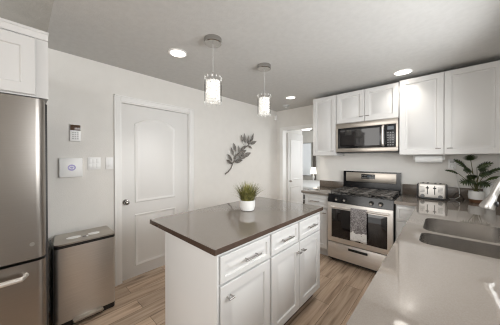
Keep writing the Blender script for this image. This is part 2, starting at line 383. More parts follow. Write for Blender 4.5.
# island
IX0, IX1, IY0, IY1 = -1.516, -.925, .717, 2.035
isl = thing('kitchen_island', 'white kitchen island cabinet with three drawers and three doors, in the middle of the floor', 'island', (-1.22, 1.38, 0))
MB().box(IX0, IX1, IY0+.012, IY1, .11, CT-ST).build('body', 'cab', isl)
MB().box(IX0-.002, IX1+.018, IY0, IY0+.012, 0, CT-ST-.0005, bev=.001).build('end_panel', 'cab', isl)
MB().box(IX0+.01, IX1-.06, IY0+.03, IY1-.03, 0.001, .11).build('toe_kick', 'toe', isl)
XF = IX1 + .0005
for y0, y1, yy in ((.741, 1.187, .985), (1.208, 1.583, 1.39), (1.603, 2.0, 1.81)):
    d = MB().panel((XF, y0, .703), Y, X, y1-y0, .155, .02, .032).build('drawer', 'cab', isl)
    bar_pull(d, (XF+.02, yy, .785), Y, X, .15)
for y0, y1, yy in ((.741, 1.187, .80), (1.208, 1.598, 1.565), (1.606, 2.0, 1.642)):
    d = MB().panel((XF, y0, .125), Y, X, y1-y0, .565, .02, .06).build('door', 'cab', isl)
    bar_pull(d, (XF+.02, yy, .618), Y, X, .042, .0055)
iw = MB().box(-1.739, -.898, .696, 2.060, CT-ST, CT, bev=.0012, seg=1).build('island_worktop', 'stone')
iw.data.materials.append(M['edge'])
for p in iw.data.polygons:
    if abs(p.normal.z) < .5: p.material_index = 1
tag(iw,
    'taupe polished stone worktop on the kitchen island, overhanging towards the white door', 'worktop')

# upper cabinets
UF, UB, UT = 3.192, 1.442, 2.348
def upper(name_label, x0, x1, z0, z1, doors, pulls, loc):
    t = thing('wall_cabinet', name_label, 'cabinet', loc, 'white cabinets over the range wall')
    MB().box(x0+.002, x1-.002, UF, RW, z0, z1, bev=.001).build('body', 'cab', t)
    for (a, b), pu in zip(doors, pulls):
        d = MB().panel((a, UF-.0005, z0+.004), X, -Y, b-a, z1-z0-.008, .019, .058).build('door', 'cab', t)
        if pu: bar_pull(d, (pu, UF-.0195, z0+.07), X, -Y, .046, .0045, .022)
    return t
upper('tall narrow white wall cabinet left of the microwave', -1.556, -1.189, UB, UT, [(-1.552, -1.193)], [-1.24], (-1.37, 3.35, UB))
upper('short white two-door wall cabinet above the microwave', -1.187, -.420, 1.907, UT, [(-1.183, -.806), (-.801, -.424)], [-.84, -.765], (-.8, 3.35, 1.907))
upper('large white two-door wall cabinet right of the microwave, above the toaster', -.418, .43, UB, UT+.015, [(-.414, -.010), (-.004, .425)], [-.055, .04], (0, 3.35, UB))

# base cabinets
def base_front(t, x0, x1, yf, drawer_pull=True):
    d = MB().panel((x0, yf, .70), X, -Y, x1-x0, .155, .02, .03).build('drawer', 'cab', t)
    if drawer_pull: bar_pull(d, ((x0+x1)/2, yf-.02, .782), X, -Y, .14)
    d = MB().panel((x0, yf, .125), X, -Y, x1-x0, .56, .02, .055).build('door', 'cab', t)
    if drawer_pull: bar_pull(d, (x1-.04, yf-.02, .63), X, -Y, .042, .0055)
t = thing('base_cabinet', 'white base cabinet with one drawer and door, left of the range', 'cabinet', (-1.37, 3.2, 0), 'white base cabinets')
MB().box(-1.562, -1.193, 2.925, RW, .10, CT-ST).build('body', 'cab', t)
MB().box(-1.562, -1.193, 2.975, RW, .001, .10).build('toe_kick', 'cab', t)
base_front(t, -1.553, -1.203, 2.9245)
t = thing('base_cabinet', 'narrow white corner base cabinet right of the range', 'cabinet', (-.3, 3.2, 0), 'white base cabinets')
MB().box(-.414, -.186, 2.925, RW, .10, CT-ST).build('body', 'cab', t)
MB().box(-.414, -.186, 2.975, RW, .001, .10).build('toe_kick', 'toe', t)
base_front(t, -.406, -.215, 2.9245, False)
t = thing('base_cabinet', 'long white base cabinet carrying the sink along the right wall', 'cabinet', (.14, 1.5, 0), 'white base cabinets')
MB().box(-.165, -.147, -.55, 2.92, .10, CT-ST).box(-.147, RX, -.55, -.53, .10, CT-ST).box(-.147, RX, 2.90, 2.92, .10, CT-ST).box(-.147, RX, -.53, 2.90, .10, .12).build('body', 'cab', t)
MB().box(-.10, RX, -.5, 2.88, .001, .10).build('toe_kick', 'toe', t)
for k in range(6):
    y0 = -.54 + k*.572
    d = MB().panel((-.1655, y0+.562, .125), -Y, -X, .552, .74, .02, .055).build('door', 'cab', t)
    bar_pull(d, (-.1855, y0+.08, .80), Y, -X, .042, .0055)

# worktops
tag(MB().box(-1.606, -1.193, 2.887, RW, CT-ST, CT, bev=.002).build('worktop', 'stone'), 'small taupe stone worktop left of the range, by the doorway', 'worktop', 'stone worktops against the walls')
near = rrect(-.112, .315, 1.560, 1.800, .055); far = rrect(-.112, .315, 1.846, 2.268, .075)
wt = MB().plate([(-.212, -.58), (RX, -.58), (RX, RW), (-.424, RW), (-.424, 2.887), (-.212, 2.887)], [near[::-1], far[::-1]], CT-ST, CT)
tag(wt.build('worktop', 'stone', smooth=False), 'long pale glossy stone worktop around the sink in the foreground', 'worktop', 'stone worktops against the walls')
tag(MB().box(-1.60, -1.193, RW-.018, RW, CT, 1.022, bev=.002).build('backsplash', 'splash'), 'short brown stone backsplash strip left of the range', 'backsplash', 'stone backsplash strips')
tag(MB().box(-.424, RX, RW-.018, RW, CT, 1.052, bev=.002).build('backsplash', 'splash'), 'brown stone backsplash strip behind the toaster and plant', 'backsplash', 'stone backsplash strips')

# sink
sk = thing('sink', 'undermounted stainless steel double bowl sink in the foreground worktop', 'sink', (.1, 1.9, .70))
def bowl(x0, x1, y0, y1, r, name):
    b = MB(); lv = [(0.0008, CT-.0008), (0.0015, CT-ST-.10), (.012, .745), (.035, .722), (.06, .716)]
    loops = []
    for ins, z in lv: loops.append([(x, y, z) for x, y in rrect(x0+ins, x1-ins, y0+ins, y1-ins, max(r-ins*.3, .01))])
    prev = None
    for lp in loops:
        vs = [b.bm.verts.new(p) for p in lp]
        if prev:
            for k in range(len(vs)): b.bm.faces.new((prev[k], prev[(k+1) % len(vs)], vs[(k+1) % len(vs)], vs[k]))
        prev = vs
    b.bm.faces.new(prev)
    o = b.build('bowl', 'sinksteel', sk)
    cx, cy = (x0+x1)/2, (y0+y1)/2
    MB().lathe([(.0, .718), (.03, .7185), (.042, .721), (.045, .7165)], (cx, cy, 0), 24).build('drain', 'chrome', o)
bowl(-.1125, .3155, 1.5595, 1.8005, .055, 'near'); bowl(-.1125, .3155, 1.8455, 2.2685, .075, 'far')

# faucet
fc = thing('faucet', 'chrome pull-out kitchen faucet with bell shaped spray head over the sink', 'faucet', (.385, 1.78, CT))
MB().lathe([(.0, 0), (.03, 0), (.03, .012), (.022, .03), (.021, .10), (.0, .10)], (.385, 1.78, CT), 24).build('base', 'chrome', fc)
ctrl = [Vector(p) for p in ((.385, 1.78, 1.01), (.386, 1.78, 1.12), (.383, 1.78, 1.24), (.368, 1.78, 1.33), (.335, 1.78, 1.375), (.292, 1.78, 1.37), (.255, 1.78, 1.335), (.232, 1.78, 1.285))]
MB().tube(ctrl, .0165, 16).build('spout', 'chrome', fc)
hd = [Vector((.234, 1.78, 1.29)), Vector((.220, 1.78, 1.255)), Vector((.206, 1.78, 1.215)), Vector((.200, 1.78, 1.197)), Vector((.1985, 1.78, 1.193)), Vector((.190, 1.78, 1.170)), Vector((.180, 1.78, 1.141)), Vector((.174, 1.78, 1.124)), Vector((.1725, 1.78, 1.119))]
h = MB().tube(hd, .02, 22, radii=[.0175, .019, .0185, .0165, .0175, .022, .0285, .0315, .029]).build('spray_head', 'chrome', fc)
MB().ico((.211, 1.765, 1.150), .010, 2, (.7, .8, 1.5)).build('spray_button', 'black', h)
MB().cyl((.3695, 1.77, .985), (.352, 1.70, 1.0), .007, .006).cyl((.40, 1.76, .99), (.352, 1.70, 1.0), .009).build('lever', 'chrome', fc)

# ---------------------------------------------------------------- refrigerator and cabinet above
fr = thing('refrigerator', 'stainless steel refrigerator with bottom freezer at the left edge', 'refrigerator', (-2.2, -.35, 0))
MB().box(-2.63, -1.868, -.80, .114, .02, 1.75, bev=.004).build('case', 'darkgrey', fr)
def fdoor(y0, y1, z0, z1, name):
    r = .045; pts = [(-1.865, y0), (-1.865, y1)]
    for k in range(7): a = PI/2*k/6; pts.append((-1.80 - r + r*math.sin(a) - 0.0, y1 - r + r*math.cos(a)))
    for k in range(7): a = PI/2*k/6; pts.append((-1.80 - r + r*math.cos(a), y0 + r - r*math.sin(a)))
    return MB().prism(pts, z0, z1).build(name, 'fsteel', fr)
rd = fdoor(-.345, .103, .806, 1.765, 'door'); ld = fdoor(-.80, -.352, .806, 1.765, 'door')
fz = fdoor(-.80, .103, .09, .789, 'freezer_drawer')
MB().tube([(-1.80, -.70, .722), (-1.752, -.68, .722), (-1.752, 0.0, .722), (-1.80, .015, .722)], .014, 12).build('handle', 'hsteel', fz)
for dd, y in ((rd, -.30), (ld, -.40)):
    MB().tube([(-1.80, y, .90), (-1.752, y, .93), (-1.752, y, 1.60), (-1.80, y, 1.63)], .013, 12).build('handle', 'hsteel', dd)
MB().cyl((-1.80, .041, .895), (-1.797, .041, .895), .011, seg=20).build('badge', 'chrome', rd)
MB().box(-2.60, -1.90, -.78, .09, 0.0, .02).build('base', 'black', fr)
fcb = thing('wall_cabinet', 'white two-door cabinet with crown moulding above the refrigerator', 'cabinet', (-2.2, -.35, 1.785))
MB().box(LX, -1.821, -.83, .117, 1.775, 2.15).build('body', 'cab', fcb)
for y0, y1 in ((-.78, -.36), (-.352, .061)):
    MB().panel((-1.821, y0, 1.785), Y, X, y1-y0, .335, .02, .06, False).build('door', 'cab', fcb)
cm = MB().rings((0, 0, 0), Y, X, [[(-.83, 2.13, -1.821), (.117, 2.13, -1.821), (.117, 2.176, -1.821), (-.83, 2.176, -1.821)],
        [(-.83, 2.13, -1.808), (.117, 2.13, -1.808), (.117, 2.176, -1.795), (-.83, 2.176, -1.795)]])
cm.box(-1.84, -1.792, -.83, .119, 2.163, 2.178, bev=.002); cm.build('crown_moulding', 'cab', fcb)

# ---------------------------------------------------------------- trash can
tc_ = thing('trash_can', 'tall stainless steel step trash can between the refrigerator and white door', 'trash can', (-2.46, .39, 0))
poly = [(-2.622, .205), (-2.622, .605), (-2.36, .605)] + [(-2.334 + .03*math.sin(a), .575 + .03*math.cos(a)) for a in (0.2, .6, 1.0, 1.35)] + [(-2.304 - .03 + .03*math.cos(a), .207 - .03*math.sin(a)) for a in (.2, .6, 1.0, 1.4)] + [(-2.36, .177)]
MB().prism(poly, .045, .662).build('body', 'steel', tc_)
def inset(pl, d):
    cx = sum(p[0] for p in pl)/len(pl); cy = sum(p[1] for p in pl)/len(pl)
    return [(cx + (x-cx)*(1+d), cy + (y-cy)*(1+d)) for x, y in pl]
MB().prism(inset(poly, -.01), .0, .045).build('base', 'black', tc_)
MB().prism(inset(poly, .008), .662, .685).build('collar', 'black', tc_)
MB().box(-2.625, -2.34, .168, .179, .02, .664, bev=.002).build('side_panel', 'black', tc_)
ld_ = MB().prism([(x, y) for x, y in inset(poly, .004)], .685, .697).build('lid', 'msteel', tc_)
for y, a, b in ((.315, .036, .052), (.462, .036, .046)):
    MB().lathe([(0, .003), (1, .003), (1, 0)], (0, 0, 0), 24)
    q = MB().lathe([(1, .0), (1, .0025), (0, .0025)], (0, 0, 0), 28)
    for vv in q.bm.verts: vv.co = Vector((vv.co.x*a - 2.44, vv.co.y*b + y, vv.co.z + .697))
    q.build('lid_pad', 'plastic', ld_)
MB().box(-2.42, -2.395, .372, .395, .697, .701, bev=.001).build('latch', 'button', ld_)
MB().box(-2.405, -2.38, .397, .412, .697, .702, bev=.001).build('latch', 'plastic', ld_)
MB().box(-2.36, -2.262, .285, .50, .028, .052, bev=.008).build('pedal', 'msteel', tc_)

# ---------------------------------------------------------------- range
RX0, RX1, RF = -1.184, -.428, 2.885
rg = thing('gas_range', 'stainless steel and black gas range on the back wall', 'range', ((RX0+RX1)/2, 3.2, 0))
MB().box(RX0, RX1, RF+.005, 3.50, .03, .895).build('body', 'darkgrey', rg)
for x in (RX0+.04, RX1-.04):
    for y in (RF+.06, 3.44): MB().cyl((x, y, 0), (x, y, .03), .018).build('foot', 'black', rg)
dw = MB().box(RX0, RX1, RF-.018, RF+.004, .055, .268, bev=.004).build('drawer', 'hsteel', rg)
MB().box(-.915, -.69, RF-.024, RF-.0185, .205, .236, bev=.003).box(-.915, -.69, RF-.036, RF-.023, .225, .238, bev=.003).build('handle', 'black', dw)
od = MB().box(RX0, RX1, RF-.028, RF+.004, .280, .806, bev=.004).build('oven_door', 'hsteel', rg)
MB().box(-1.128, -.484, RF-.031, RF-.0285, .345, .725, bev=.001).build('window', 'gloss', od)
hb = MB().cyl((-1.135, RF-.068, .758), (-.455, RF-.068, .758), .0125, seg=16, bev=.003)
for x in (-1.11, -.48): hb.box(x-.012, x+.012, RF-.066, RF-.028, .747, .769, bev=.003)
hb.build('handle', 'hsteel', od)
pn = MB().prism([(RX0, RF-.02), (RX1, RF-.02), (RX1, RF+.02), (RX0, RF+.02)], .81, .912)
for vv in pn.bm.verts:
    if vv.co.z > .9 and vv.co.y < RF: vv.co.y += .022
pn = pn.build('control_panel', 'enamel', rg, smooth=False)
for x in (-1.063, -.962, -.652, -.553):
    kn = MB().cyl((x, RF-.009, .858), (x, RF-.016, .857), .026, .026, 24).cyl((x, RF-.016, .857), (x, RF-.042, .852), .020, .017, 24, bev=.002)
    kn = kn.build('knob', 'black', pn)
    MB().cyl((x, RF-.042, .852), (x, RF-.0435, .8517), .0135, .0135, 20).build('knob_cap', 'hsteel', kn)
MB().box(RX0, RX1, RF+.002, 3.49, .895, .918, bev=.004).build('cooktop', 'enamel', rg)
for x, y, r in ((-1.03, 3.03, .045), (-1.03, 3.31, .038), (-.806, 3.17, .05), (-.58, 3.03, .05), (-.58, 3.31, .035)):
    MB().cyl((x, y, .918), (x, y, .926), r+.012, r+.008, 24).cyl((x, y, .926), (x, y, .936), r, r*.95, 24, bev=.002).build('burner', 'black', rg)
for x0, x1 in ((-1.165, -.932), (-.926, -.686), (-.680, -.447)):
    g = MB(); y0, y1, z = 2.925, 3.43, .944
    for a in ((x0, x1, y0, y0+.014), (x0, x1, y1-.014, y1), (x0, x0+.014, y0, y1), (x1-.014, x1, y0, y1), (x0, x1, 3.17, 3.184)):
        g.box(a[0], a[1], a[2], a[3], z, z+.016, bev=.003)
    xm = (x0+x1)/2
    g.box(xm-.007, xm+.007, y0, y1, z, z+.016, bev=.003)
    for yy in (3.05, 3.30): g.box(x0, x1, yy-.006, yy+.006, z, z+.015, bev=.003)
    for x in (x0+.007, x1-.007):
        for y in (y0+.007, y1-.007): g.box(x-.006, x+.006, y-.006, y+.006, .918, z)
    g.build('grate', 'iron', rg)
bk = MB().prism([(RX0+.005, 3.455), (RX1-.005, 3.455), (RX1-.005, 3.52), (RX0+.005, 3.52)], .895, 1.205)
for vv in bk.bm.verts:
    if vv.co.z > 1 and vv.co.y < 3.5: vv.co.y += .012
bk = bk.build('backguard', 'enamel', rg, smooth=False)
sp_ = MB().box(RX0+.05, RX1-.055, 3.448, 3.47, 1.048, 1.188, bev=.003).build('back_panel', 'msteel', bk)
ds = MB().box(-.915, -.735, 3.4455, 3.449, 1.098, 1.168).build('display', 'gloss', bk)
bt = MB()
for k in range(3):
    for j in (0, 1): bt.box(-.905+k*.022, -.891+k*.022, 3.4448, 3.446, 1.112+j*.03, 1.124+j*.03)
bt.build('buttons', 'button', ds); bt = MB()
for k in range(2):
    for j in (0, 1): bt.box(-.775+k*.02, -.763+k*.02, 3.4448, 3.446, 1.112+j*.03, 1.124+j*.03)
bt.build('buttons', 'button', ds)
MB().box(-.835, -.79, 3.4448, 3.446, 1.125, 1.15).build('clock', 'display', ds)

# tea towel over the oven handle
tw = MB(); HY, HZ = RF-.068, .758; nx = 16
path = []
for k in range(17): path.append((HY-.0165-.004*math.sin(k/16*PI), .375 + (HZ-.375)*k/16))
for k in range(1, 8): a = PI*k/8; path.append((HY - .0165*math.cos(a), HZ + .0165*math.sin(a)))
for k in range(9): path.append((HY+.0165, HZ - .16*k/8))
grid = []
for i, (y, z) in enumerate(path):
    row = []
    for j in range(nx+1):
        tt = j/nx; x = -.868 + .178*tt + (.012*(1 - i/16)*(tt-.3) if i < 16 else 0)
        fold = .0035*math.sin(tt*PI*5+.6)*max(0, (1-i/18)) if i < 17 else 0
        zz = z - (.008*math.sin(tt*9) if i == 0 else 0)
        row.append(tw.bm.verts.new((x, y - abs(fold), zz)))
    grid.append(row)
for a, b in zip(grid, grid[1:]):
    for j in range(nx): tw.bm.faces.new((a[j], a[j+1], b[j+1], b[j]))
two = tw.build('tea_towel', 'towel'); sm = two.modifiers.new('thick', 'SOLIDIFY'); sm.thickness = .003; sm.offset = 0
tag(two, 'grey and white printed tea towel hanging over the oven door handle', 'towel')

# ---------------------------------------------------------------- microwave
MX0, MX1, MZ0, MZ1, MF = -1.183, -.424, 1.478, 1.904, 3.175
mw = thing('microwave', 'stainless steel and black microwave mounted above the range', 'microwave', ((MX0+MX1)/2, 3.35, MZ0))
MB().box(MX0, MX1, MF+.012, RW, MZ0+.01, MZ1).build('body', 'darkgrey', mw)
mf = MB().box(MX0, MX1, MF-.012, MF+.012, 1.835, MZ1, bev=.003).box(MX0, MX1, MF-.012, MF+.012, 1.492, 1.545, bev=.003).box(MX0, MX0+.026, MF-.012, MF+.012, 1.546, 1.834).box(MX1-.022, MX1, MF-.012, MF+.012, 1.546, 1.834)
mf.build('front_trim', 'msteel', mw)
md = MB().box(-1.156, -.563, MF-.010, MF+.012, 1.546, 1.834, bev=.001).build('door', 'enamel', mw)
MB().box(-1.125, -.625, MF-.012, MF-.0105, 1.575, 1.805).build('window', 'gloss', md)
MB().tube([(-.585, MF-.012, 1.565), (-.585, MF-.045, 1.585), (-.585, MF-.055, 1.69), (-.585, MF-.045, 1.80), (-.585, MF-.012, 1.82)], .014, 12).build('handle', 'hsteel', md)
cp = MB().box(-.560, -.447, MF-.010, MF+.012, 1.546, 1.834, bev=.001).build('control_panel', 'enamel', mw)
MB().box(-.538, -.470, MF-.0115, MF-.0095, 1.765, 1.81).build('display', 'display', cp)
bt = MB()
for j in range(6):
    for k in range(3): bt.box(-.540+k*.027, -.523+k*.027, MF-.0115, MF-.0095, 1.565+j*.031, 1.580+j*.031)
bt.build('buttons', 'button', cp)
MB().box(MX0+.01, MX1-.01, MF, 3.50, MZ0, MZ0+.012).build('bottom_vent', 'black', mw)

# ---------------------------------------------------------------- pendants and downlights
def pendant(x, y, label):
    t = thing('pendant_light', label, 'pendant light', (x, y, CZ), 'crystal pendants above the island')
    MB().lathe([(0, 0), (.073, 0), (.073, -.038), (.066, -.043), (0, -.043)], (x, y, CZ), 32).build('canopy', 'nickel', t)
    MB().cyl((x, y, CZ-.043), (x, y, 2.12), .0022, seg=8).build('cord', 'greyplastic', t)
    MB().cyl((x, y, 2.075), (x, y, 2.135), .009, seg=12).build('socket', 'chrome', t)
    MB().lathe([(.0725, 2.080), (.0725, 1.876)], (x, y, 0), 32).build('glass_shade', 'glass', t)
    b = MB()
    for j in range(8):
        for k in range(12):
            a = 2*PI*(k + .5*(j % 2))/12
            b.ico((x+.048*math.cos(a), y+.048*math.sin(a), 2.050-j*.0235), .0126, 2, (1, 1, .92))
    b.build('bead_shade', 'crystal', t)
    MB().lathe([(.0, 2.07), (.013, 2.07), (.016, 2.0), (.016, 1.93), (0, 1.915)], (x, y, 0), 20).build('bulb', 'bulb', t)
    for k in range(24):
        a = 2*PI*(k//2 + .5*(k % 2))/12
        MB().ico((x+.071*math.cos(a), y+.071*math.sin(a), 2.083 if k % 2 else 1.871), .008, 1, (.8, .8, 1.5)).build('crystal_drop', 'crystal_clear', t)
    l = bpy.data.lights.new('pendant_glow', 'POINT'); l.energy = 0.22; l.color = (1, .95, .88); l.shadow_soft_size = .02
    o = bpy.data.objects.new('pendant_glow', l); COL.objects.link(o); o.parent = t; o.location = (0, 0, -.43)
pendant(-1.445, 1.106, 'crystal bead pendant light hanging nearest the white door, larger in view')
pendant(-1.448, 1.799, 'crystal bead pendant light above the far end of the island')

def downlight(x, y, r, label, power=2.4):
    t = thing('ceiling_light', label, 'ceiling light', (x, y, CZ), 'recessed round ceiling lights')
    MB().lathe([(r, 0), (r, -.004), (r-.016, -.007), (r-.018, 0)], (x, y, CZ), 32).build('trim_ring', 'trim', t)
    MB().lathe([(0, -.003), (r-.017, -.003), (r-.017, -.001)], (x, y, CZ), 28).build('diffuser', 'lamp', t)
    a = area('downlight_beam', (0, 0, -.012), (0, 0, -1), .13, .13, power, (1, .94, .86), 'DISK', math.radians(100)); a.parent = t
    return t
downlight(-1.882, 1.024, .088, 'recessed ceiling light left of the near pendant')
downlight(-1.885, 3.043, .085, 'recessed ceiling light at the back, near the smoke detector')
downlight(-.363, 3.044, .098, 'recessed ceiling light in front of the right wall cabinets', 1.2)
downlight(-.363, 1.024, .09, 'recessed ceiling light over the foreground worktop')
sd = thing('smoke_detector', 'white round smoke detector on the ceiling by the doorway', 'smoke detector', (-2.227, 3.43, CZ))
MB().lathe([(0, -.035), (.045, -.034), (.058, -.026), (.062, 0)], (-2.227, 3.43, CZ), 28).build('body', 'greyplastic', sd)
MB().lathe([(0, -.039), (.016, -.039), (.018, -.034)], (-2.227, 3.43, CZ), 20).build('sensor', 'plastic', sd)
tag(MB().box(LX, LX+.035, 3.655, 3.715, 2.215, 2.32, bev=.01).build('motion_sensor', 'plastic'), 'small white motion sensor high in the corner of the left wall', 'sensor')

# ---------------------------------------------------------------- things on the left wall
kp = thing('alarm_keypad', 'white alarm keypad with brown screen, highest device on the left wall', 'keypad', (LX, .358, 1.65))
MB().box(LX, LX+.022, .317, .401, 1.572, 1.735, bev=.005).build('body', 'plastic', kp)
MB().box(LX+.0215, LX+.025, .320, .398, 1.678, 1.731, bev=.001).build('screen', 'brownscreen', kp)
bt = MB()
for j in range(4):
    for k in range(3): bt.box(LX+.0215, LX+.0245, .334+k*.018, .347+k*.018, 1.592+j*.019, 1.604+j*.019)
bt.build('buttons', 'greyplastic', kp)
pl = thing('intercom_panel', 'wide white wall panel with violet oval mark beside the refrigerator', 'panel', (LX, .326, 1.31))
MB().box(LX, LX+.035, .238, .412, 1.225, 1.408, bev=.007).build('body', 'plastic', pl)
q = MB().lathe([(1, 0), (1, .002), (.0, .002)], (0, 0, 0), 32)
for vv in q.bm.verts: vv.co = Vector((LX+.035+vv.co.z, .328 + vv.co.x*.030, 1.317 + vv.co.y*.030))
lg = q.build('oval_mark', 'violet', pl)
q = MB().lathe([(1, .0), (1, .001), (.7, .001), (.7, 0)], (0, 0, 0), 32)
for vv in q.bm.verts: vv.co = Vector((LX+.037+vv.co.z, .328 + vv.co.x*.019, 1.317 + vv.co.y*.015))
q.build('inner_ring', 'plastic', lg)
sw = thing('light_switch', 'double white switch plate with small buttons left of the door', 'switch', (LX, .51, 1.35), 'switch plates by the door')
MB().box(LX, LX+.007, .454, .566, 1.290, 1.416, bev=.002).build('plate', 'plastic', sw)
bt = MB()
for j in range(2):
    for k in range(3): bt.box(LX+.0065, LX+.010, .466+k*.031, .492+k*.031, 1.306+j*.049, 1.350+j*.049, bev=.001)
bt.build('rockers', 'plastic', sw)
sw = thing('light_switch', 'single white rocker switch against the door casing', 'switch', (LX, .647, 1.35), 'switch plates by the door')
MB().box(LX, LX+.007, .610, .682, 1.288, 1.416, bev=.002).build('plate', 'plastic', sw)
MB().box(LX+.0065, LX+.011, .631, .664, 1.318, 1.386, bev=.001).build('rocker', 'plastic', sw)

# leaf branch wall art
STEM = [(2.266, 1.145), (2.332, 1.181), (2.397, 1.238), (2.44, 1.323), (2.515, 1.424), (2.618, 1.514), (2.748, 1.593), (2.838, 1.658), (2.893, 1.715)]
LEAF = [((2.416, 1.309), (2.288, 1.381)), ((2.409, 1.358), (2.311, 1.474)), ((2.436, 1.461), (2.379, 1.586)), ((2.504, 1.52), (2.448, 1.666)), ((2.577, 1.513), (2.565, 1.625)), ((2.661, 1.695), (2.619, 1.818)), ((2.739, 1.681), (2.713, 1.85)), ((2.792, 1.684), (2.824, 1.822)), ((2.884, 1.717), (2.94, 1.87)), ((2.874, 1.67), (3.042, 1.73)), ((2.819, 1.664), (2.893, 1.771)), ((2.783, 1.634), (2.907, 1.586)), ((2.618, 1.553), (2.779, 1.634)), ((2.528, 1.447), (2.756, 1.553)), ((2.669, 1.436), (2.874, 1.51)), ((2.463, 1.346), (2.665, 1.37)), ((2.456, 1.395), (2.564, 1.498)), ((2.568, 1.406), (2.774, 1.449))]
wa = thing('wall_sculpture', 'pewter metal leaf branch hung on the left wall above the island plant', 'wall art', (LX, 2.6, 1.14))
MB().tube([(LX+.018, y, z) for y, z in STEM], .007, 8, radii=[.010, .010, .009, .008, .008, .007, .006, .005, .004]).cyl((LX, 2.515, 1.424), (LX+.018, 2.515, 1.424), .005).cyl((LX, 2.748, 1.593), (LX+.018, 2.748, 1.593), .005).build('branch', 'pewter', wa)
for i, (a, b) in enumerate(LEAF):
    A, B = Vector((a[0], a[1])), Vector((b[0], b[1])); d = B-A; n = Vector((-d.y, d.x)).normalized(); ln = d.length; lf_ = MB(); rows = []
    sp2 = min(STEM, key=lambda s: (Vector(s)-A).length)
    lf_.tube([(LX+.018, *sp2), (LX+.02, *A), (LX+.022, *(A+d*.5))], .003, 6)
    for k in range(9):
        t = k/8; wd = ln*.175*math.sin(PI*min(1, t*.98+.01)**.8); p = A + d*t; row = []
        for s in (-1, -.5, 0, .5, 1):
            q = p + n*wd*s; row.append(lf_.bm.verts.new((LX+.016 + .016*(1-abs(s)*.2) - .010*(1-s*s)*(1 if s else 1.4) + .006*(i % 3), q.x, q.y)))
        rows.append(row)
    for r1, r2_ in zip(rows, rows[1:]):
        for j in range(4): lf_.bm.faces.new((r1[j], r1[j+1], r2_[j+1], r2_[j]))
    o = lf_.build('leaf', 'pewter', wa); s_ = o.modifiers.new('thick', 'SOLIDIFY'); s_.thickness = .002

# ---------------------------------------------------------------- plants
px, py = -1.369, 1.448
gp = thing('potted_grass', 'spiky green grass plant in a white ribbed pot on the island', 'plant', (px, py, CT))
MB().lathe([(0, .0), (.052, 0), (.062, .006), (.070, .04), (.073, .097), (.068, .097), (.066, .085), (0, .085)], (px, py, CT), 36).build('pot', 'ceramic', gp)
MB().lathe([(.066, .086), (0, .088)], (px, py, CT), 24).build('soil', 'soil', gp)
g = MB()
for i in range(420):
    a = random.uniform(0, 2*PI); q = math.sqrt(random.random()); r = .056*q; lean = random.uniform(.25, 1.0)*q*1.25; ln = random.uniform(.13, .20)
    a2 = a + random.uniform(-.5, .5); base = Vector((px+r*math.cos(a), py+r*math.sin(a), CT+.088)); dx = Vector((math.cos(a2), math.sin(a2), 0)); sd_ = Vector((-dx.y, dx.x, 0)); prev = None
    for k in range(6):
        t = k/5; an = lean*(.55 + .45*t); p = base + dx*ln*math.sin(an)*t*.92 + Vector((0, 0, ln*math.cos(an)*t*.98)); wd = .0042*(1-t*.93)
        cur = (g.bm.verts.new(p-sd_*wd), g.bm.verts.new(p+sd_*wd))
        if prev: g.bm.faces.new((prev[0], prev[1], cur[1], cur[0]))
        prev = cur
g.build('grass_blades', 'grass', gp)

qx, qy = .257, 3.40
pp = thing('potted_plant', 'lobed leaf houseplant in a white pot with brown base, right of the toaster', 'plant', (qx, qy, CT))
MB().lathe([(.060, .036), (.064, .05), (.066, .085), (.061, .125), (.055, .125), (.056, .11), (0, .11)], (qx, qy, CT), 32).build('pot', 'ceramic', pp)
MB().lathe([(0, 0), (.050, 0), (.056, .008), (.060, .036), (0, .036)], (qx, qy, CT), 32).build('pot_base', 'potbrown', pp)
MB().lathe([(.055, .112), (0, .114)], (qx, qy, CT), 20).build('soil', 'soil', pp)
def lobed(c, tip, width, lift, material, roll=0):
    c, tip = Vector(c), Vector(tip); d = tip-c; ln = d.length; d.normalize(); up = Vector((0, -.45, 1)).normalized()
    sd_ = d.cross(up).normalized(); sd_ = Matrix.Rotation(roll, 3, d) @ sd_; nn = sd_.cross(d).normalized(); b = MB()
    mid = [b.bm.verts.new(c + d*ln*t + nn*(.02*math.sin(PI*t)-.0)*lift) for t in [k/12 for k in range(13)]]
    for s in (-1, 1):
        edge = []
        for k in range(13):
            t = k/12; env = math.sin(PI*(t*.88+.08))**.55; lob = 1.0 if k % 2 == 0 else .30
            edge.append(b.bm.verts.new(c + d*ln*(t + (.10 if k % 2 == 0 else -.02)) + sd_*s*width*env*lob + nn*(.012*math.sin(PI*t) - .15*width*env)*lift))
        for k in range(12):
            b.bm.faces.new((mid[k], mid[k+1], edge[k+1], edge[k]))
    o = b.build('leaf', material, pp); m_ = o.modifiers.new('thick', 'SOLIDIFY'); m_.thickness = .0012
    return o
Lv = [((.115, 3.38, 1.225), (.01, 3.36, 1.262), .045, 'leaf'), ((.175, 3.42, 1.30), (.085, 3.42, 1.385), .045, 'leaf'), ((.215, 3.42, 1.375), (.205, 3.42, 1.435), .05, 'leaf'),
      ((.26, 3.40, 1.30), (.365, 3.36, 1.35), .042, 'leaf'), ((.32, 3.41, 1.22), (.435, 3.39, 1.30), .045, 'leaf'), ((.32, 3.36, 1.165), (.43, 3.32, 1.215), .06, 'leaflight'),
      ((.29, 3.44, 1.25), (.33, 3.46, 1.345), .045, 'leaf'), ((.22, 3.38, 1.26), (.155, 3.36, 1.27), .045, 'leaf'), ((.275, 3.37, 1.21), (.355, 3.35, 1.255), .05, 'leaf'), ((.25, 3.36, 1.12), (.20, 3.30, 1.16), .045, 'leaf'),
      ((.235, 3.33, 1.15), (.13, 3.30, 1.135), .05, 'leaf'), ((.26, 3.32, 1.14), (.345, 3.28, 1.12), .05, 'leaf'), ((.21, 3.38, 1.17), (.225, 3.30, 1.22), .04, 'leaf'), ((.19, 3.43, 1.235), (.15, 3.40, 1.33), .04, 'leaf')]
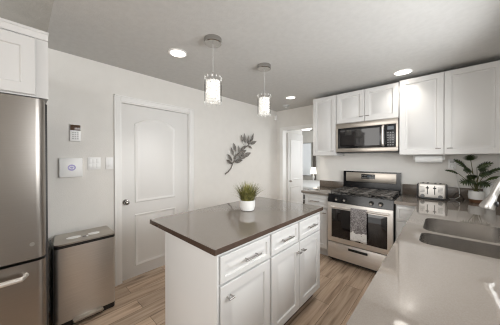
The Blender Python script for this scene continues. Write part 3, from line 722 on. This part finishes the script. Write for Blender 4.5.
for i, (c_, t_, w_, m_) in enumerate(Lv): lobed(c_, t_, w_*1.3, 1, m_, random.uniform(-.4, .4))
for c_, t_, w_, m_ in Lv:
    b = Vector((qx + random.uniform(-.02, .02), qy + random.uniform(-.02, .02), CT+.112)); e = Vector(c_)
    MB().tube([b, b.lerp(e, .5) + Vector((0, 0, .03)), e, e.lerp(Vector(t_), .4)], .0032, 6).build('stalk', 'stem', pp)

# ---------------------------------------------------------------- things on the worktop and back wall
to = thing('toaster', 'wide stainless steel four slice toaster on the worktop by the back wall', 'toaster', (-.115, 3.36, CT))
MB().box(-.235, .01, 3.262, 3.45, CT+.018, 1.100, bev=.014, seg=3).build('body', 'satin', to)
MB().box(-.232, .007, 3.265, 3.447, CT+.002, CT+.02, bev=.004).build('base', 'black', to)
for a_, b_ in ((.008, .026), (-.251, -.233)): MB().box(a_, b_, 3.27, 3.442, CT+.012, 1.09, bev=.008).build('side_cap', 'black', to)
for x in (-.172, -.058):
    for dx in (-.022, .022):
        MB().box(x+dx-.009, x+dx+.009, 3.285, 3.43, 1.0985, 1.102).build('slot', 'black', to)
for x in (-.150, -.085):
    MB().box(x-.004, x+.004, 3.2595, 3.2625, .975, 1.075).build('lever_track', 'black', to)
    MB().box(x-.015, x+.015, 3.245, 3.262, 1.045, 1.058, bev=.003).build('lever', 'black', to)
for x in (-.195, -.035):
    kn = MB().cyl((x, 3.2625, .953), (x, 3.2605, .953), .021, seg=24).build('dial_ring', 'button', to)
    MB().cyl((x, 3.2605, .953), (x, 3.247, .953), .013, .011, 20, bev=.001).build('dial', 'button', kn)
    bt = MB()
    for k in range(5): bt.box(x-.022, x+.020, 3.2598, 3.2625, 1.0+k*.014, 1.0055+k*.014)
    bt.build('vent_lines', 'button', to)
tr_ = thing('paper_towel_holder', 'white paper towel roll mounted under the right wall cabinet', 'paper towel', (-.145, 3.36, UB))
MB().cyl((-.27, 3.36, UB-.050), (-.02, 3.36, UB-.050), .045, seg=32).build('roll', 'paper', tr_)
MB().cyl((-.29, 3.36, UB-.050), (.0, 3.36, UB-.050), .009, seg=14).box(-.288, -.28, 3.345, 3.375, UB-.06, UB, bev=.002).box(-.01, -.002, 3.345, 3.375, UB-.06, UB, bev=.002).build('bracket', 'plastic', tr_)
ol = thing('outlet', 'white wall outlet above the toaster cord', 'outlet', (.065, RW, 1.33))
MB().box(.03, .10, RW-.006, RW, 1.275, 1.39, bev=.002).build('plate', 'plastic', ol)
MB().box(.048, .082, RW-.0075, RW-.0055, 1.34, 1.372, bev=.0005).box(.048, .082, RW-.0075, RW-.0055, 1.292, 1.324, bev=.0005).build('sockets', 'greyplastic', ol)
MB().box(.05, .085, RW-.035, RW-.0075, 1.295, 1.325, bev=.004).build('plug', 'plastic', ol)
tag(MB().tube([(.028, 3.40, .945), (.05, 3.40, .926), (.09, 3.43, .925), (.13, 3.48, .95), (.125, 3.50, 1.05), (.10, 3.50, 1.2), (.075, 3.495, 1.298)], .004, 8).build('power_cord', 'cord'), 'pale power cord looping from the toaster up to the outlet', 'cord')
tag(MB().tube([(.028, 3.36, .945), (.06, 3.36, .94), (.10, 3.40, 1.0), (.14, 3.46, .97), (.165, 3.50, .922), (.17, 3.51, .919)], .0035, 8).build('power_cord', 'black'), 'black power cord curling beside the toaster toward the plant pot', 'cord')
cn = thing('canister', 'pale canister behind the faucet, right of the houseplant', 'canister', (.36, 3.468, CT))
MB().lathe([(0, 0), (.045, 0), (.047, .004), (.047, .19), (0, .19)], (.36, 3.468, CT), 32).build('body', 'plastic', cn)
MB().lathe([(0, .216), (.042, .214), (.0475, .205), (.0475, .19), (0, .19)], (.36, 3.468, CT), 32).build('lid', 'plastic', cn)
bo = thing('outlet', 'small black double outlet on the side of the left base cabinet', 'outlet', (-1.575, 2.94, .80))
MB().box(-1.5665, -1.562, 2.926, 2.98, .70, .86, bev=.001).build('plate', 'plastic', bo)
for z0, z1 in ((.775, .845), (.715, .765)): MB().box(-1.592, -1.5665, 2.93, 2.97, z0, z1, bev=.004).build('socket', 'black', bo)

# ---------------------------------------------------------------- bedroom furniture seen through the doorway
bd = thing('bed', 'white made bed in the bedroom beyond the doorway', 'bed', (-3.3, 5.9, 0))
MB().box(-4.4, -2.30, 5.15, 6.70, .12, .30, bev=.02).build('frame', 'wood', bd)
for x in (-4.34, -2.36):
    for y in (5.22, 6.63): MB().box(x-.04, x+.04, y-.04, y+.04, 0, .12).build('leg', 'wood', bd)
MB().box(-4.38, -2.32, 5.17, 6.68, .30, .52, bev=.05, seg=3).build('mattress', 'bed', bd)
MB().box(-4.1, -2.29, 5.13, 6.72, .20, .65, bev=.06, seg=3).build('duvet', 'bed', bd)
MB().box(-4.38, -4.02, 5.3, 6.5, .56, .72, bev=.06, seg=3).build('pillow', 'bed', bd)
ns = thing('nightstand', 'white nightstand under the bedroom lamp', 'nightstand', (-3.35, 6.93, 0))
MB().box(-3.60, -3.12, 6.75, 7.09, .08, .62, bev=.006).build('body', 'plastic', ns)
MB().box(-3.58, -3.14, 6.735, 6.75, .36, .58, bev=.003).build('drawer', 'plastic', ns)
for x in (-3.57, -3.15):
    for y in (6.78, 7.06): MB().box(x-.02, x+.02, y-.02, y+.02, 0, .08).build('leg', 'plastic', ns)
lp = thing('table_lamp', 'white lit table lamp in the bedroom beyond the doorway', 'lamp', (-3.36, 6.90, .62))
MB().lathe([(0, 0), (.055, 0), (.055, .015), (.02, .03), (.035, .09), (.045, .14), (.015, .22), (.01, .26), (0, .26)], (-3.36, 6.90, .62), 24).build('base', 'ceramic', lp)
MB().lathe([(.0, .24), (.105, .24), (.085, .47), (.0, .47)], (-3.36, 6.90, .62), 28).build('lamp_shade', 'lampshade', lp)
cu = MB(); prev = None
for k in range(25):
    x = -3.50 + .11*k/24; y = 7.13 + .02*math.sin(k*1.6); cur = (cu.bm.verts.new((x, y, .05)), cu.bm.verts.new((x, y, 1.98)))
    if prev: cu.bm.faces.new((prev[0], cur[0], cur[1], prev[1]))
    prev = cur
cuo = cu.build('curtain', 'curtain'); s_ = cuo.modifiers.new('thick', 'SOLIDIFY'); s_.thickness = .006
tag(cuo, 'dark narrow curtain hanging beside the bedroom window', 'curtain')
w2 = sroot('window_2', (-3.7, 7.19, 1.2))
f = MB()
for a in ((-3.98, -3.95, .75, 1.98), (-3.58, -3.55, .75, 1.98), (-3.95, -3.58, .75, .78), (-3.95, -3.58, 1.95, 1.98)): f.box(a[0], a[1], 7.165, 7.2, a[2], a[3], bev=.004)
f.build('window_frame', 'greyplastic', w2)
MB().box(-3.95, -3.58, 7.185, 7.195, .78, 1.95).build('window_pane', 'skyglow', w2)
cl = thing('ceiling_light', 'lit round ceiling light in the bedroom beyond the doorway', 'ceiling light', (-3.38, 6.40, CZ))
MB().lathe([(0, -.085), (.13, -.075), (.19, -.03), (.19, -.008)], (-3.38, 6.40, CZ), 28).build('diffuser', 'lamp', cl)
MB().lathe([(.20, 0), (.20, -.012), (.185, -.014), (.185, 0)], (-3.38, 6.40, CZ), 28).build('rim', 'trim', cl)
